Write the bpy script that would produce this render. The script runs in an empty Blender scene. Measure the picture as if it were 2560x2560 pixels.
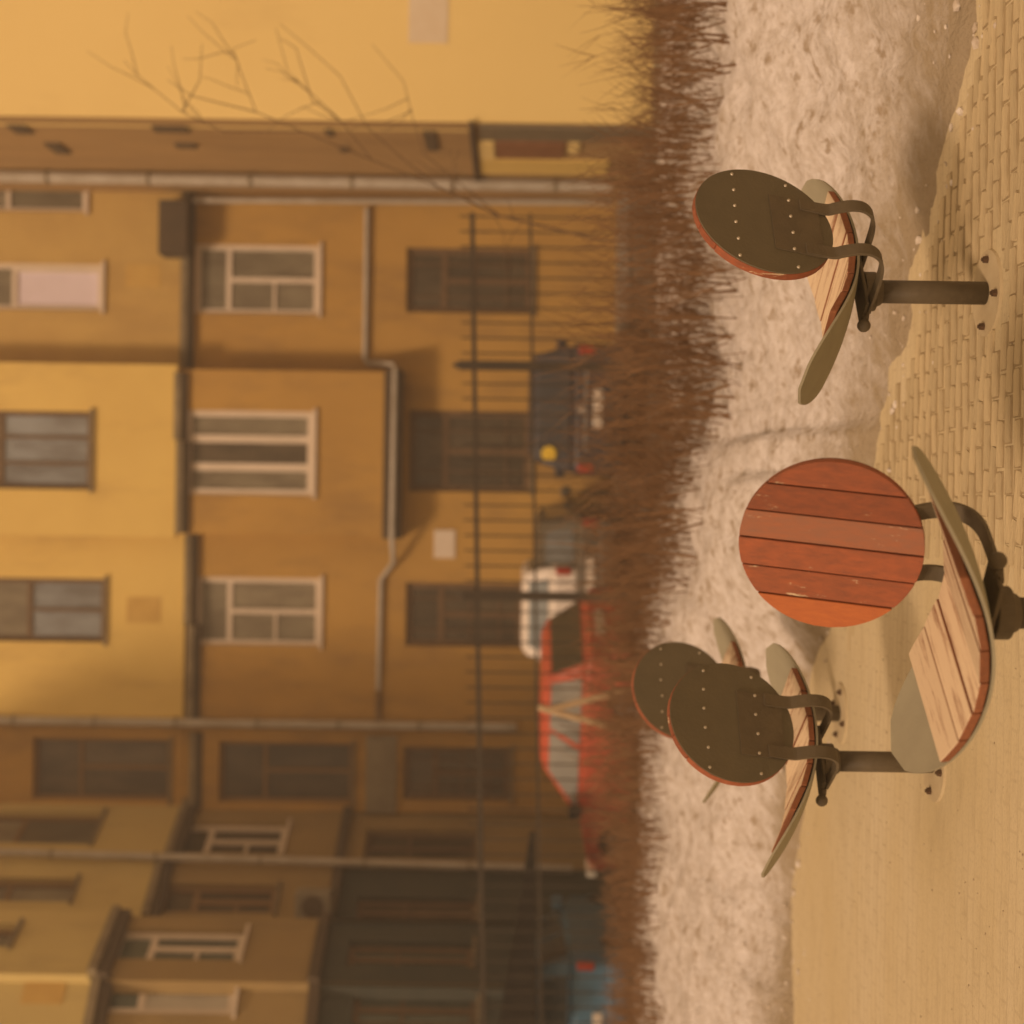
import bpy, bmesh, math, random
from mathutils import Vector, Matrix, noise
random.seed(7)
R = math.radians
C = bpy.context.scene.collection
scene = bpy.context.scene

# ------------------------------------------------------------------ camera
FPX = 3733.0                 # focal length in photograph pixels (2560 wide)
ROLL = R(0.8)
CAMH = 1.5
cr, sr = math.cos(ROLL), math.sin(ROLL)
cam_d = bpy.data.cameras.new('camera')
cam_d.sensor_width = 24.0
cam_d.sensor_height = 24.0
cam_d.lens = 24.0 * FPX / 2560.0
cam_d.clip_end = 2000
cam_d.dof.use_dof = True
cam_d.dof.focus_distance = 4.3
cam_d.dof.aperture_fstop = 1.25
cam = bpy.data.objects.new('camera', cam_d)
C.objects.link(cam)
eU = Vector((cr, 0, sr)); eV = Vector((-sr, 0, cr))   # the print lies on its side: world up is picture left
M = Matrix.Identity(4)
for i, v in enumerate((-eV, eU, Vector((0, -1, 0)))):
    M[0][i], M[1][i], M[2][i] = v
M.translation = Vector((0, 0, CAMH))
cam.matrix_world = M
scene.camera = cam

# ------------------------------------------------------------------ light
SUN_EL, SUN_AZ = 40.0, 214.0      # azimuth clockwise from +Y: light comes from behind the camera, from the left
wd = bpy.data.worlds.new('World'); scene.world = wd; wd.use_nodes = True
nt = wd.node_tree; nt.nodes.clear()
out = nt.nodes.new('ShaderNodeOutputWorld'); bg = nt.nodes.new('ShaderNodeBackground')
sky = nt.nodes.new('ShaderNodeTexSky'); sky.sky_type = 'NISHITA'; sky.sun_disc = False
sky.sun_elevation = R(SUN_EL); sky.sun_rotation = R(SUN_AZ); sky.dust_density = 4.0
mixw = nt.nodes.new('ShaderNodeMix'); mixw.data_type = 'RGBA'; mixw.inputs[0].default_value = 0.93
nt.links.new(sky.outputs[0], mixw.inputs[6]); mixw.inputs[7].default_value = (7.2, 4.3, 2.15, 1)   # amber overcast
nt.links.new(mixw.outputs[2], bg.inputs[0]); bg.inputs[1].default_value = 0.082
nt.links.new(bg.outputs[0], out.inputs[0])
sun_d = bpy.data.lights.new('sun', 'SUN'); sun_d.energy = 1.7; sun_d.angle = R(10); sun_d.color = (1.0, 0.67, 0.43)
sun = bpy.data.objects.new('sun', sun_d); C.objects.link(sun)
az, el = R(SUN_AZ), R(SUN_EL)
to_sun = Vector((math.sin(az) * math.cos(el), math.cos(az) * math.cos(el), math.sin(el)))
sun.rotation_euler = to_sun.to_track_quat('Z', 'Y').to_euler()
scene.view_settings.view_transform = 'Standard'; scene.view_settings.look = 'None'
scene.view_settings.exposure = 0.3; scene.view_settings.gamma = 1.0

# ------------------------------------------------------------------ helpers
def ray(ix, iy):
    U, V = 1280.0 - iy, 1280.0 - ix
    return (U * cr - V * sr) / FPX, (U * sr + V * cr) / FPX
def P(ix, iy, y):
    """photograph point (column, row) at depth y -> world point"""
    u, v = ray(ix, iy)
    return Vector((u * y, y, CAMH + v * y))

MATS = {}
def mat(name, col, rough=0.8, var=None, scale=6.0, amount=1.0, bump=0.0, bscale=None, metal=0.0, stretch=(1, 1, 1), spec=0.3, rand=0.0, lo=0.35, hi=0.7, blotch=None):
    if name in MATS: return MATS[name]
    m = bpy.data.materials.new(name); m.use_nodes = True
    t = m.node_tree; b = t.nodes['Principled BSDF']
    b.inputs['Roughness'].default_value = rough; b.inputs['Metallic'].default_value = metal
    b.inputs['Specular IOR Level'].default_value = spec
    tc = t.nodes.new('ShaderNodeTexCoord'); mp = t.nodes.new('ShaderNodeMapping')
    mp.inputs['Scale'].default_value = stretch
    t.links.new(tc.outputs['Object'], mp.inputs[0])
    colout = None
    if var is not None:
        n = t.nodes.new('ShaderNodeTexNoise'); n.inputs['Scale'].default_value = scale
        n.inputs['Detail'].default_value = 7; n.inputs['Roughness'].default_value = 0.65
        t.links.new(mp.outputs[0], n.inputs['Vector'])
        rp = t.nodes.new('ShaderNodeMapRange'); rp.inputs[1].default_value = lo; rp.inputs[2].default_value = hi
        rp.inputs[4].default_value = amount
        t.links.new(n.outputs[0], rp.inputs[0])
        mx = t.nodes.new('ShaderNodeMix'); mx.data_type = 'RGBA'
        t.links.new(rp.outputs[0], mx.inputs[0])
        mx.inputs[6].default_value = (*col, 1); mx.inputs[7].default_value = (*var, 1)
        colout = mx.outputs[2]
    if blotch:                                    # a second layer: stains and speckles with sharp edges
        scol, ssc, sst, slo, shi, samt = blotch
        mp3 = t.nodes.new('ShaderNodeMapping'); mp3.inputs['Scale'].default_value = sst; t.links.new(tc.outputs['Object'], mp3.inputs[0])
        n3 = t.nodes.new('ShaderNodeTexNoise'); n3.inputs['Scale'].default_value = ssc; n3.inputs['Detail'].default_value = 8; n3.inputs['Roughness'].default_value = .68
        t.links.new(mp3.outputs[0], n3.inputs['Vector'])
        r3 = t.nodes.new('ShaderNodeMapRange'); r3.inputs[1].default_value = slo; r3.inputs[2].default_value = shi; r3.inputs[4].default_value = samt
        t.links.new(n3.outputs[0], r3.inputs[0])
        m3 = t.nodes.new('ShaderNodeMix'); m3.data_type = 'RGBA'; t.links.new(r3.outputs[0], m3.inputs[0])
        if colout: t.links.new(colout, m3.inputs[6])
        else: m3.inputs[6].default_value = (*col, 1)
        m3.inputs[7].default_value = (*scol, 1); colout = m3.outputs[2]
    if rand:
        oi = t.nodes.new('ShaderNodeObjectInfo'); hs = t.nodes.new('ShaderNodeHueSaturation')
        mr = t.nodes.new('ShaderNodeMapRange'); mr.inputs[3].default_value = 1 - rand; mr.inputs[4].default_value = 1 + rand
        t.links.new(oi.outputs['Random'], mr.inputs[0]); t.links.new(mr.outputs[0], hs.inputs['Value'])
        if colout: t.links.new(colout, hs.inputs['Color'])
        else: hs.inputs['Color'].default_value = (*col, 1)
        colout = hs.outputs[0]
    if colout: t.links.new(colout, b.inputs['Base Color'])
    else: b.inputs['Base Color'].default_value = (*col, 1)
    if bump:
        n2 = t.nodes.new('ShaderNodeTexNoise'); n2.inputs['Scale'].default_value = bscale or scale * 4
        n2.inputs['Detail'].default_value = 6
        t.links.new(mp.outputs[0], n2.inputs['Vector'])
        bp = t.nodes.new('ShaderNodeBump'); bp.inputs['Strength'].default_value = bump; bp.inputs['Distance'].default_value = 0.03
        t.links.new(n2.outputs[0], bp.inputs['Height']); t.links.new(bp.outputs[0], b.inputs['Normal'])
    MATS[name] = m
    return m

class MB:
    """collects shapes into one mesh"""
    def __init__(s): s.v = []; s.f = []
    def face(s, *pts):
        i = len(s.v); s.v += [tuple(p) for p in pts]; s.f.append(tuple(range(i, i + len(pts))))
    def box(s, x0, x1, y0, y1, z0, z1, T=None):
        c = [(x0,y0,z0),(x1,y0,z0),(x1,y1,z0),(x0,y1,z0),(x0,y0,z1),(x1,y0,z1),(x1,y1,z1),(x0,y1,z1)]
        if T: c = [tuple(T(Vector(p))) for p in c]
        i = len(s.v); s.v += c
        s.f += [tuple(i + k for k in q) for q in ((0,3,2,1),(4,5,6,7),(0,1,5,4),(1,2,6,5),(2,3,7,6),(3,0,4,7))]
    def prism(s, poly, fn_lo, fn_hi):
        """poly 2D outline; fn maps (a,b) to 3D for the two caps"""
        n = len(poly); i = len(s.v)
        s.v += [tuple(fn_lo(a, b)) for a, b in poly] + [tuple(fn_hi(a, b)) for a, b in poly]
        s.f.append(tuple(i + k for k in reversed(range(n)))); s.f.append(tuple(i + n + k for k in range(n)))
        for k in range(n):
            k2 = (k + 1) % n; s.f.append((i + k, i + k2, i + n + k2, i + n + k))
    def cyl(s, p0, p1, r0, r1=None, n=16, cap=True):
        r1 = r0 if r1 is None else r1
        p0, p1 = Vector(p0), Vector(p1); d = (p1 - p0).normalized()
        a = d.orthogonal().normalized(); b = d.cross(a); i = len(s.v)
        for p, r in ((p0, r0), (p1, r1)):
            for k in range(n):
                t = 2 * math.pi * k / n; s.v.append(tuple(p + (a * math.cos(t) + b * math.sin(t)) * r))
        for k in range(n):
            k2 = (k + 1) % n; s.f.append((i + k, i + k2, i + n + k2, i + n + k))
        if cap: s.f.append(tuple(i + k for k in reversed(range(n)))); s.f.append(tuple(i + n + k for k in range(n)))
    def tube(s, pts, rad, n=8):
        pts = [Vector(p) for p in pts]
        rad = rad if isinstance(rad, (list, tuple)) else [rad] * len(pts)
        i0 = len(s.v); up = None
        for j, p in enumerate(pts):
            d = (pts[min(j + 1, len(pts) - 1)] - pts[max(j - 1, 0)]).normalized()
            a = d.orthogonal().normalized() if up is None else (up - d * up.dot(d)).normalized()
            up = a; b = d.cross(a)
            for k in range(n):
                t = 2 * math.pi * k / n; s.v.append(tuple(p + (a * math.cos(t) + b * math.sin(t)) * rad[j]))
        for j in range(len(pts) - 1):
            for k in range(n):
                k2 = (k + 1) % n; q = i0 + j * n
                s.f.append((q + k, q + k2, q + n + k2, q + n + k))
        s.f.append(tuple(i0 + k for k in reversed(range(n)))); q = i0 + (len(pts) - 1) * n; s.f.append(tuple(q + k for k in range(n)))
    def ball(s, c, r, n=10, m=6, sz=1.0):
        c = Vector(c); i = len(s.v)
        for a in range(m + 1):
            ph = math.pi * a / m
            for k in range(n):
                t = 2 * math.pi * k / n
                s.v.append((c.x + r * math.sin(ph) * math.cos(t), c.y + r * math.sin(ph) * math.sin(t), c.z + r * sz * math.cos(ph)))
        for a in range(m):
            for k in range(n):
                k2 = (k + 1) % n; s.f.append((i + a * n + k, i + (a + 1) * n + k, i + (a + 1) * n + k2, i + a * n + k2))
    def mesh(s, name, m, smooth=False):
        me = bpy.data.meshes.new(name); me.from_pydata(s.v, [], s.f); me.validate(); me.update()
        bm = bmesh.new(); bm.from_mesh(me); bmesh.ops.recalc_face_normals(bm, faces=bm.faces); bm.to_mesh(me); bm.free()
        me.materials.append(m)
        if smooth:
            for p in me.polygons: p.use_smooth = True
        return me
    def build(s, name, m, parent=None, smooth=False, bevel=0.0, segs=2, auto=False):
        return link(name, s.mesh(name, m, smooth), parent, bevel, segs, auto)

def link(name, me, parent=None, bevel=0.0, segs=2, auto=False):
    o = bpy.data.objects.new(name, me); C.objects.link(o)
    if parent is not None:
        o.parent = parent
        if parent.get('_w'): o.matrix_parent_inverse = Matrix.Translation(-parent.location)   # its parts are laid out in world metres
    if bevel:
        b = o.modifiers.new('bevel', 'BEVEL'); b.width = bevel; b.segments = segs; b.limit_method = 'ANGLE'; b.angle_limit = R(28)
    if auto:
        for p in me.polygons: p.use_smooth = True
        me.set_sharp_from_angle(angle=R(38))
    return o
def empty(name, loc=(0, 0, 0), rz=0.0):
    o = bpy.data.objects.new(name, None); C.objects.link(o); o.location = loc; o.rotation_euler = (0, 0, rz); o.empty_display_size = 0.2
    return o
def tag(o, label=None, cat=None, group=None, kind=None):
    if label: o['label'] = label
    if cat: o['category'] = cat
    if group: o['group'] = group
    if kind: o['kind'] = kind
    return o
def lerp_curve(pts, x):
    if x <= pts[0][0]: return pts[0][1]
    for (a, b), (c, d) in zip(pts, pts[1:]):
        if x <= c:
            t = (x - a) / (c - a); t = t * t * (3 - 2 * t); return b + (d - b) * t
    return pts[-1][1]

# ------------------------------------------------------------------ materials
steel = mat('dark_olive_steel', (0.105, 0.088, 0.06), 0.55, (0.14, 0.115, 0.075), 14, 0.8, 0.1, 60, spec=0.3)
panel_dark = mat('dark_back_panel', (0.125, 0.112, 0.076), 0.6, (0.155, 0.135, 0.09), 8, 0.7, 0.08, 80, spec=0.25)
screw_m = mat('screw_steel', (0.5, 0.46, 0.38), 0.4, metal=0.3)
shell_m = mat('seat_shell_grey', (0.34, 0.33, 0.25), 0.7, (0.27, 0.26, 0.2), 10, 0.6, 0.05, 90, spec=0.2)
def wood_mat(name, base, dark, pale, wear, grain=(1, 14, 14)):
    m = bpy.data.materials.new(name); m.use_nodes = True
    t = m.node_tree; b = t.nodes['Principled BSDF']; b.inputs['Roughness'].default_value = 0.62; b.inputs['Specular IOR Level'].default_value = 0.25
    tc = t.nodes.new('ShaderNodeTexCoord'); mp = t.nodes.new('ShaderNodeMapping'); mp.inputs['Scale'].default_value = grain
    oi = t.nodes.new('ShaderNodeObjectInfo'); ad = t.nodes.new('ShaderNodeVectorMath'); ad.operation = 'ADD'
    ml = t.nodes.new('ShaderNodeMath'); ml.operation = 'MULTIPLY'; ml.inputs[1].default_value = 37.0
    t.links.new(oi.outputs['Random'], ml.inputs[0])
    t.links.new(tc.outputs['Object'], ad.inputs[0]); t.links.new(ml.outputs[0], ad.inputs[1]); t.links.new(ad.outputs[0], mp.inputs[0])
    n = t.nodes.new('ShaderNodeTexNoise'); n.inputs['Scale'].default_value = 5; n.inputs['Detail'].default_value = 9; n.inputs['Roughness'].default_value = 0.7
    t.links.new(mp.outputs[0], n.inputs['Vector'])
    r1 = t.nodes.new('ShaderNodeMapRange'); r1.inputs[1].default_value = 0.3; r1.inputs[2].default_value = 0.72; t.links.new(n.outputs[0], r1.inputs[0])
    m1 = t.nodes.new('ShaderNodeMix'); m1.data_type = 'RGBA'; t.links.new(r1.outputs[0], m1.inputs[0])
    m1.inputs[6].default_value = (*base, 1); m1.inputs[7].default_value = (*dark, 1)
    # flaked paint: long pale scars where the coat has gone
    n2 = t.nodes.new('ShaderNodeTexNoise'); n2.inputs['Scale'].default_value = 2.2; n2.inputs['Detail'].default_value = 8; n2.inputs['Roughness'].default_value = 0.75
    t.links.new(mp.outputs[0], n2.inputs['Vector'])
    r2 = t.nodes.new('ShaderNodeMapRange'); r2.inputs[1].default_value = wear[0]; r2.inputs[2].default_value = wear[1]; t.links.new(n2.outputs[0], r2.inputs[0])
    fac = r2.outputs[0]
    if len(wear) > 2:                          # worn on the upper face only, by use
        sp = t.nodes.new('ShaderNodeSeparateXYZ'); t.links.new(tc.outputs['Normal'], sp.inputs[0])
        r3 = t.nodes.new('ShaderNodeMapRange'); r3.inputs[1].default_value = 0.6; r3.inputs[2].default_value = 0.9; t.links.new(sp.outputs['Z'], r3.inputs[0])
        mm = t.nodes.new('ShaderNodeMath'); mm.operation = 'MULTIPLY'; t.links.new(fac, mm.inputs[0]); t.links.new(r3.outputs[0], mm.inputs[1]); fac = mm.outputs[0]
    m2 = t.nodes.new('ShaderNodeMix'); m2.data_type = 'RGBA'; t.links.new(fac, m2.inputs[0]); t.links.new(m1.outputs[2], m2.inputs[6]); m2.inputs[7].default_value = (*pale, 1)
    hs = t.nodes.new('ShaderNodeHueSaturation'); mr = t.nodes.new('ShaderNodeMapRange'); mr.inputs[3].default_value = 0.82; mr.inputs[4].default_value = 1.15
    t.links.new(oi.outputs['Random'], mr.inputs[0]); t.links.new(mr.outputs[0], hs.inputs['Value']); t.links.new(m2.outputs[2], hs.inputs['Color'])
    t.links.new(hs.outputs[0], b.inputs['Base Color'])
    bp = t.nodes.new('ShaderNodeBump'); bp.inputs['Strength'].default_value = 0.25; bp.inputs['Distance'].default_value = 0.004
    t.links.new(n.outputs[0], bp.inputs['Height']); t.links.new(bp.outputs[0], b.inputs['Normal'])
    return m
wood_red = wood_mat('red_varnished_plank', (0.36, 0.11, 0.05), (0.2, 0.075, 0.045), (0.6, 0.5, 0.35), (0.61, 0.66), (14, 14, 1.2))
wood_orange = wood_mat('orange_varnished_plank', (0.47, 0.155, 0.05), (0.36, 0.11, 0.045), (0.6, 0.5, 0.35), (0.68, 0.72), (14, 14, 1.2))
wood_grey = wood_mat('weathered_plank', (0.34, 0.13, 0.07), (0.25, 0.13, 0.09), (0.6, 0.5, 0.35), (0.62, 0.66), (14, 14, 1.2))
wood_seat = wood_mat('worn_seat_plank', (0.31, 0.125, 0.06), (0.2, 0.08, 0.045), (0.72, 0.60, 0.44), (0.34, 0.50, 1), (14, 1.2, 14))
snow_m = None

# ------------------------------------------------------------------ ground
def ground_mats():
    # packed sandy pavement under a dusting of old snow
    m = bpy.data.materials.new('sanded_pavement'); m.use_nodes = True; t = m.node_tree; b = t.nodes['Principled BSDF']
    b.inputs['Roughness'].default_value = 0.75; b.inputs['Specular IOR Level'].default_value = 0.2
    tc = t.nodes.new('ShaderNodeTexCoord')
    def noise_n(scale, st, detail=6, rough=0.6):
        mp = t.nodes.new('ShaderNodeMapping'); mp.inputs['Scale'].default_value = st
        t.links.new(tc.outputs['Object'], mp.inputs[0])
        n = t.nodes.new('ShaderNodeTexNoise'); n.inputs['Scale'].default_value = scale; n.inputs['Detail'].default_value = detail; n.inputs['Roughness'].default_value = rough
        t.links.new(mp.outputs[0], n.inputs['Vector']); return n
    def rng(n, a, c, o=1.0):
        r = t.nodes.new('ShaderNodeMapRange'); r.inputs[1].default_value = a; r.inputs[2].default_value = c; r.inputs[4].default_value = o
        t.links.new(n.outputs[0], r.inputs[0]); return r
    def mixc(f, a, c):
        x = t.nodes.new('ShaderNodeMix'); x.data_type = 'RGBA'; t.links.new(f, x.inputs[0])
        for k, v in ((6, a), (7, c)):
            if isinstance(v, tuple): x.inputs[k].default_value = (*v, 1)
            else: t.links.new(v, x.inputs[k])
        return x.outputs[2]
    big = noise_n(1.1, (0.35, 1, 1)); streak = noise_n(4.0, (0.8, 3.2, 1), 9, 0.72); fine = noise_n(95, (0.7, 1.4, 1), 4, .7)
    c1 = mixc(rng(big, 0.35, 0.7).outputs[0], (0.60, 0.52, 0.33), (0.66, 0.60, 0.44))
    c2 = mixc(rng(streak, 0.5, 0.78, 0.6).outputs[0], c1, (0.40, 0.33, 0.20))
    c3 = mixc(rng(fine, 0.5, 0.72, 0.5).outputs[0], c2, (0.33, 0.27, 0.17))
    # fainter courses of the same brick paving under the sand
    wv = t.nodes.new('ShaderNodeVectorMath'); wv.operation = 'SCALE'; wv.inputs['Scale'].default_value = 0.05
    t.links.new(noise_n(5.0, (1, 1, 1), 3).outputs['Color'], wv.inputs[0])
    av = t.nodes.new('ShaderNodeVectorMath'); av.operation = 'ADD'; t.links.new(tc.outputs['Object'], av.inputs[0]); t.links.new(wv.outputs[0], av.inputs[1])
    bt = t.nodes.new('ShaderNodeTexBrick'); t.links.new(av.outputs[0], bt.inputs['Vector'])
    for k_, v_ in (('Scale', 1.0), ('Brick Width', 0.15), ('Row Height', 0.066), ('Mortar Size', 0.007), ('Mortar Smooth', 0.6)): bt.inputs[k_].default_value = v_
    mk = t.nodes.new('ShaderNodeMath'); mk.operation = 'MULTIPLY'; t.links.new(bt.outputs['Fac'], mk.inputs[0]); t.links.new(rng(big, 0.3, 0.75, 0.42).outputs[0], mk.inputs[1])
    c4 = mixc(mk.outputs[0], c3, (0.36, 0.29, 0.18))
    t.links.new(c4, b.inputs['Base Color'])
    bp = t.nodes.new('ShaderNodeBump'); bp.inputs['Strength'].default_value = 0.35; bp.inputs['Distance'].default_value = 0.012
    t.links.new(streak.outputs[0], bp.inputs['Height']); t.links.new(bp.outputs[0], b.inputs['Normal'])
    MATS['pavement'] = m
ground_mats()
pav_m = MATS['pavement']
paver_m = mat('sanded_paver', (0.6, 0.52, 0.34), 0.8, (0.40, 0.33, 0.21), 5, 0.8, 0.3, 45, stretch=(0.6, 1.6, 1), rand=0.1)
snow_m = mat('old_snow', (0.70, 0.685, 0.70), 0.8, (0.50, 0.46, 0.42), 16, 0.9, 0.7, 38, spec=0.15, lo=0.42, hi=0.66, blotch=((.33, .26, .18), 9.5, (1, 1, 1), .55, .63, .8))
def slush():
    t = snow_m.node_tree; b = t.nodes['Principled BSDF']; old = b.inputs['Base Color'].links[0].from_socket
    at_ = t.nodes.new('ShaderNodeAttribute'); at_.attribute_name = 'slush'
    tc = t.nodes.new('ShaderNodeTexCoord'); mp = t.nodes.new('ShaderNodeMapping'); mp.inputs['Scale'].default_value = (1, 2.2, 1)
    t.links.new(tc.outputs['Object'], mp.inputs[0])
    n = t.nodes.new('ShaderNodeTexNoise'); n.inputs['Scale'].default_value = 5; n.inputs['Detail'].default_value = 8; n.inputs['Roughness'].default_value = .7; t.links.new(mp.outputs[0], n.inputs['Vector'])
    a = t.nodes.new('ShaderNodeMath'); a.operation = 'ADD'; t.links.new(at_.outputs['Fac'], a.inputs[0]); t.links.new(n.outputs[0], a.inputs[1])
    r = t.nodes.new('ShaderNodeMapRange'); r.inputs[1].default_value = .6; r.inputs[2].default_value = 1.2; r.inputs[4].default_value = .95; t.links.new(a.outputs[0], r.inputs[0])
    x = t.nodes.new('ShaderNodeMix'); x.data_type = 'RGBA'; t.links.new(r.outputs[0], x.inputs[0]); t.links.new(old, x.inputs[6]); x.inputs[7].default_value = (.33, .275, .19, 1)
    t.links.new(x.outputs[2], b.inputs['Base Color'])
slush()
street_m = mat('wet_asphalt', (0.09, 0.085, 0.075), 0.6, (0.3, 0.28, 0.25), 0.6, 0.8, 0.2, 20)
far_m = mat('far_snow', (0.62, 0.56, 0.48), 0.9, (0.3, 0.25, 0.2), 0.15, 0.7)

STREET = -0.3
g = MB(); g.face((-600, -600, STREET - 0.06), (600, -600, STREET - 0.06), (600, 600, STREET - 0.06), (-600, 600, STREET - 0.06))
tag(g.build('ground', far_m), kind='structure')
g = MB(); g.box(-30, 30, 15.5, 24.0, STREET - 0.05, STREET)
tag(g.build('road', street_m), kind='structure')
g = MB(); g.box(-30, 30, 24.004, 26.2, STREET - 0.05, STREET + 0.12)
tag(g.build('sidewalk', mat('kerb_concrete', (0.36, 0.34, 0.3), 0.85, (0.25, 0.23, 0.2), 3, 0.8, 0.2)), kind='structure')

EDGE = [(-6, 7.4), (-3, 7.75), (-2, 7.7), (-0.9, 7.3), (0.1, 6.15), (0.8, 5.45), (1.65, 4.75), (2.6, 4.15), (4, 3.4), (7, 2.6)]
CREST = [(-6, 0.40), (-3.5, 0.43), (-2, 0.44), (-1, 0.47), (0.0, 0.45), (0.7, 0.34), (1.2, 0.36), (1.9, 0.52), (3, 0.54), (7, 0.5)]
def bank_z(x, y):
    e = lerp_curve(EDGE, x) + 0.16 * noise.noise(Vector((x * 1.7, 3.1, 0))) + 0.07 * noise.noise(Vector((x * 6, 1.1, 0))) + 0.03 * noise.noise(Vector((x * 19, 1.1, 0)))
    h = lerp_curve(CREST, x); d = y - e
    rise = 1.7 if x < 0.4 else 2.3
    if d < 0: z = -0.05 + d * 0.25
    else:
        t = min(d / rise, 1.0)
        z = -0.05 + (h + 0.05) * (1 - (1 - t) ** (2.1 if x < 0.2 else 1.25))
    if d > rise: z += min(d - rise, 1.2) * 0.05
    if d > rise + 2.2: z = max(z - (d - rise - 2.2) * 0.2, h - 0.45)
    if d > -0.2:
        a = min(1.0, max(0.0, (d + 0.2) * 1.4))
        z += a * (0.06 * noise.noise(Vector((x * 2.2, y * 2.2, 1))) + 0.038 * noise.noise(Vector((x * 6, y * 6, 5))) + 0.018 * noise.noise(Vector((x * 15, y * 15, 9))))
    return z
NX, NY = 420, 300
vs, fs = [], []
for j in range(NY + 1):
    y = 2.2 + (15.4 - 2.2) * (j / NY) ** 1.15
    for i in range(NX + 1):
        x = -7.0 + 14.0 * i / NX
        vs.append((x, y, bank_z(x, y) if y < 14.6 else min(bank_z(x, y), 0.3 - (y - 14.6) * 0.8)))
for j in range(NY):
    for i in range(NX):
        a = j * (NX + 1) + i; fs.append((a, a + 1, a + NX + 2, a + NX + 1))
me = bpy.data.meshes.new('snow_bank'); me.from_pydata(vs, [], fs); me.materials.append(snow_m)
for p in me.polygons: p.use_smooth = True
at_ = me.attributes.new('slush', 'FLOAT', 'POINT')
for i_, v_ in enumerate(vs):
    d_ = v_[1] - lerp_curve(EDGE, v_[0]); wd_ = .5 if v_[0] < -.3 else .5 + min(v_[0] + .3, 1.2) * .75
    at_.data[i_].value = max(0.0, min(1.0, 1 - d_ / wd_)) ** 1.3
tag(link('snow_bank', me), kind='structure')

g = MB(); g.box(-14, 14, -6, 9.2, -0.3, 0.0)
pavement = tag(g.build('pavement', pav_m), kind='structure')

# loose crumbs of snow along the foot of the bank, and grit on the paving
def lumps(name, spots, m):
    bm = bmesh.new(); bmesh.ops.create_icosphere(bm, subdivisions=1, radius=1.0); V = [v.co.copy() for v in bm.verts]; F = [tuple(v.index for v in f.verts) for f in bm.faces]; bm.free()
    vv, ff = [], []
    for (x, y, z, r) in spots:
        i = len(vv); sx, sy, sz = (random.uniform(.7, 1.3) for _ in range(3)); a = random.uniform(0, 6.28); ca, sa = math.cos(a), math.sin(a)
        for v in V:
            k = r * random.uniform(.75, 1.2); px, py = v.x * k * sx, v.y * k * sy
            vv.append((x + px * ca - py * sa, y + px * sa + py * ca, z + v.z * k * sz * .7))
        ff += [tuple(i + q for q in f) for f in F]
    me = bpy.data.meshes.new(name); me.from_pydata(vv, [], ff); me.materials.append(m)
    return tag(link(name, me), kind='stuff')
sp = []
for _ in range(260):
    x = random.uniform(-3.2, 2.6); y = lerp_curve(EDGE, x) + random.gauss(0.12, .2); r = min(.02, .004 + random.expovariate(220))
    sp.append((x, y, max(bank_z(x, y), 0.0) + r * .25, r))
tag(lumps('snow_crumbs', sp, mat('snow_crumb', (.72, .69, .66), .85, (.42, .35, .26), 6, .8, lo=.4, hi=.65)), 'loose crumbs of dirty snow scattered along the foot of the bank', 'snow')
sp = [(x, y, .001, random.uniform(.0015, .0045)) for x, y in ((random.uniform(-3, 2.4), random.uniform(3.9, 7.6)) for _ in range(600)) if y < lerp_curve(EDGE, x)]
tag(lumps('grit', sp, mat('dark_grit', (.3, .24, .16), .9, (.55, .48, .36), 9, .9)), 'fine grit strewn over the sandy pavement', 'grit')

# brick pavers that show in the right foreground: wavy rows across the view, each one a piece
PW, PD = 0.15, 0.066
paver_meshes = []; outlines = []
for k in range(6):
    w, d = PW - random.uniform(0.007, 0.014), PD - random.uniform(0.010, 0.016)
    ol = [(-w / 2, -d / 2 + .006), (-w / 2 + .01, -d / 2), (w / 2 - .008, -d / 2), (w / 2, -d / 2 + .005), (w / 2, d / 2 - .006), (w / 2 - .012, d / 2), (-w / 2 + .008, d / 2), (-w / 2, d / 2 - .005)]
    pm = MB(); pm.prism(ol, lambda a, b: (a, b, -.02), lambda a, b: (a, b, .004)); outlines.append(ol)
    paver_meshes.append(pm.mesh('paver', paver_m))
def row_y(x, row): return 4.0 + row * PD - x * 0.07 + 0.016 * math.sin(x * 5.3 + row * 0.6) + 0.013 * math.sin(x * 11 + row * 1.4)
cand = []
for row in range(-2, 46):
    for col in range(-12, 24):
        x = col * PW + (PW / 2 if row % 2 else 0.0); y = row_y(x, row); e = lerp_curve(EDGE, x)
        f = (x + 0.55) * 0.85 + 0.45 * noise.noise(Vector((x * 2.2, y * 2.2, 4)))
        if y > e + 0.05 or y < 3.95 or f < 0.22 or abs(x) > y * .38: continue
        if math.hypot(x - 0.714, y - 4.73) < 0.17: continue
        sl = math.atan((row_y(x + .06, row) - row_y(x - .06, row)) / .12)
        cand.append((x + random.uniform(-.005, .005), y + random.uniform(-.003, .003), min(1.0, f), sl + random.uniform(-.04, .04)))
bed = MB()
for x, y, f, a in cand:
    if f > 0.4: bed.box(x - PW * .49, x + PW * .49, y - PD * .52, y + PD * .52, -.02, .0012 + random.uniform(0, .0006))
bed.build('joint_sand', mat('dark_joint', (.34, .27, .165), .9, (.42, .34, .21), 8), pavement)
cand.sort(key=lambda c: (-c[2] > -.4, c[1]))
rest = MB()
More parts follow.
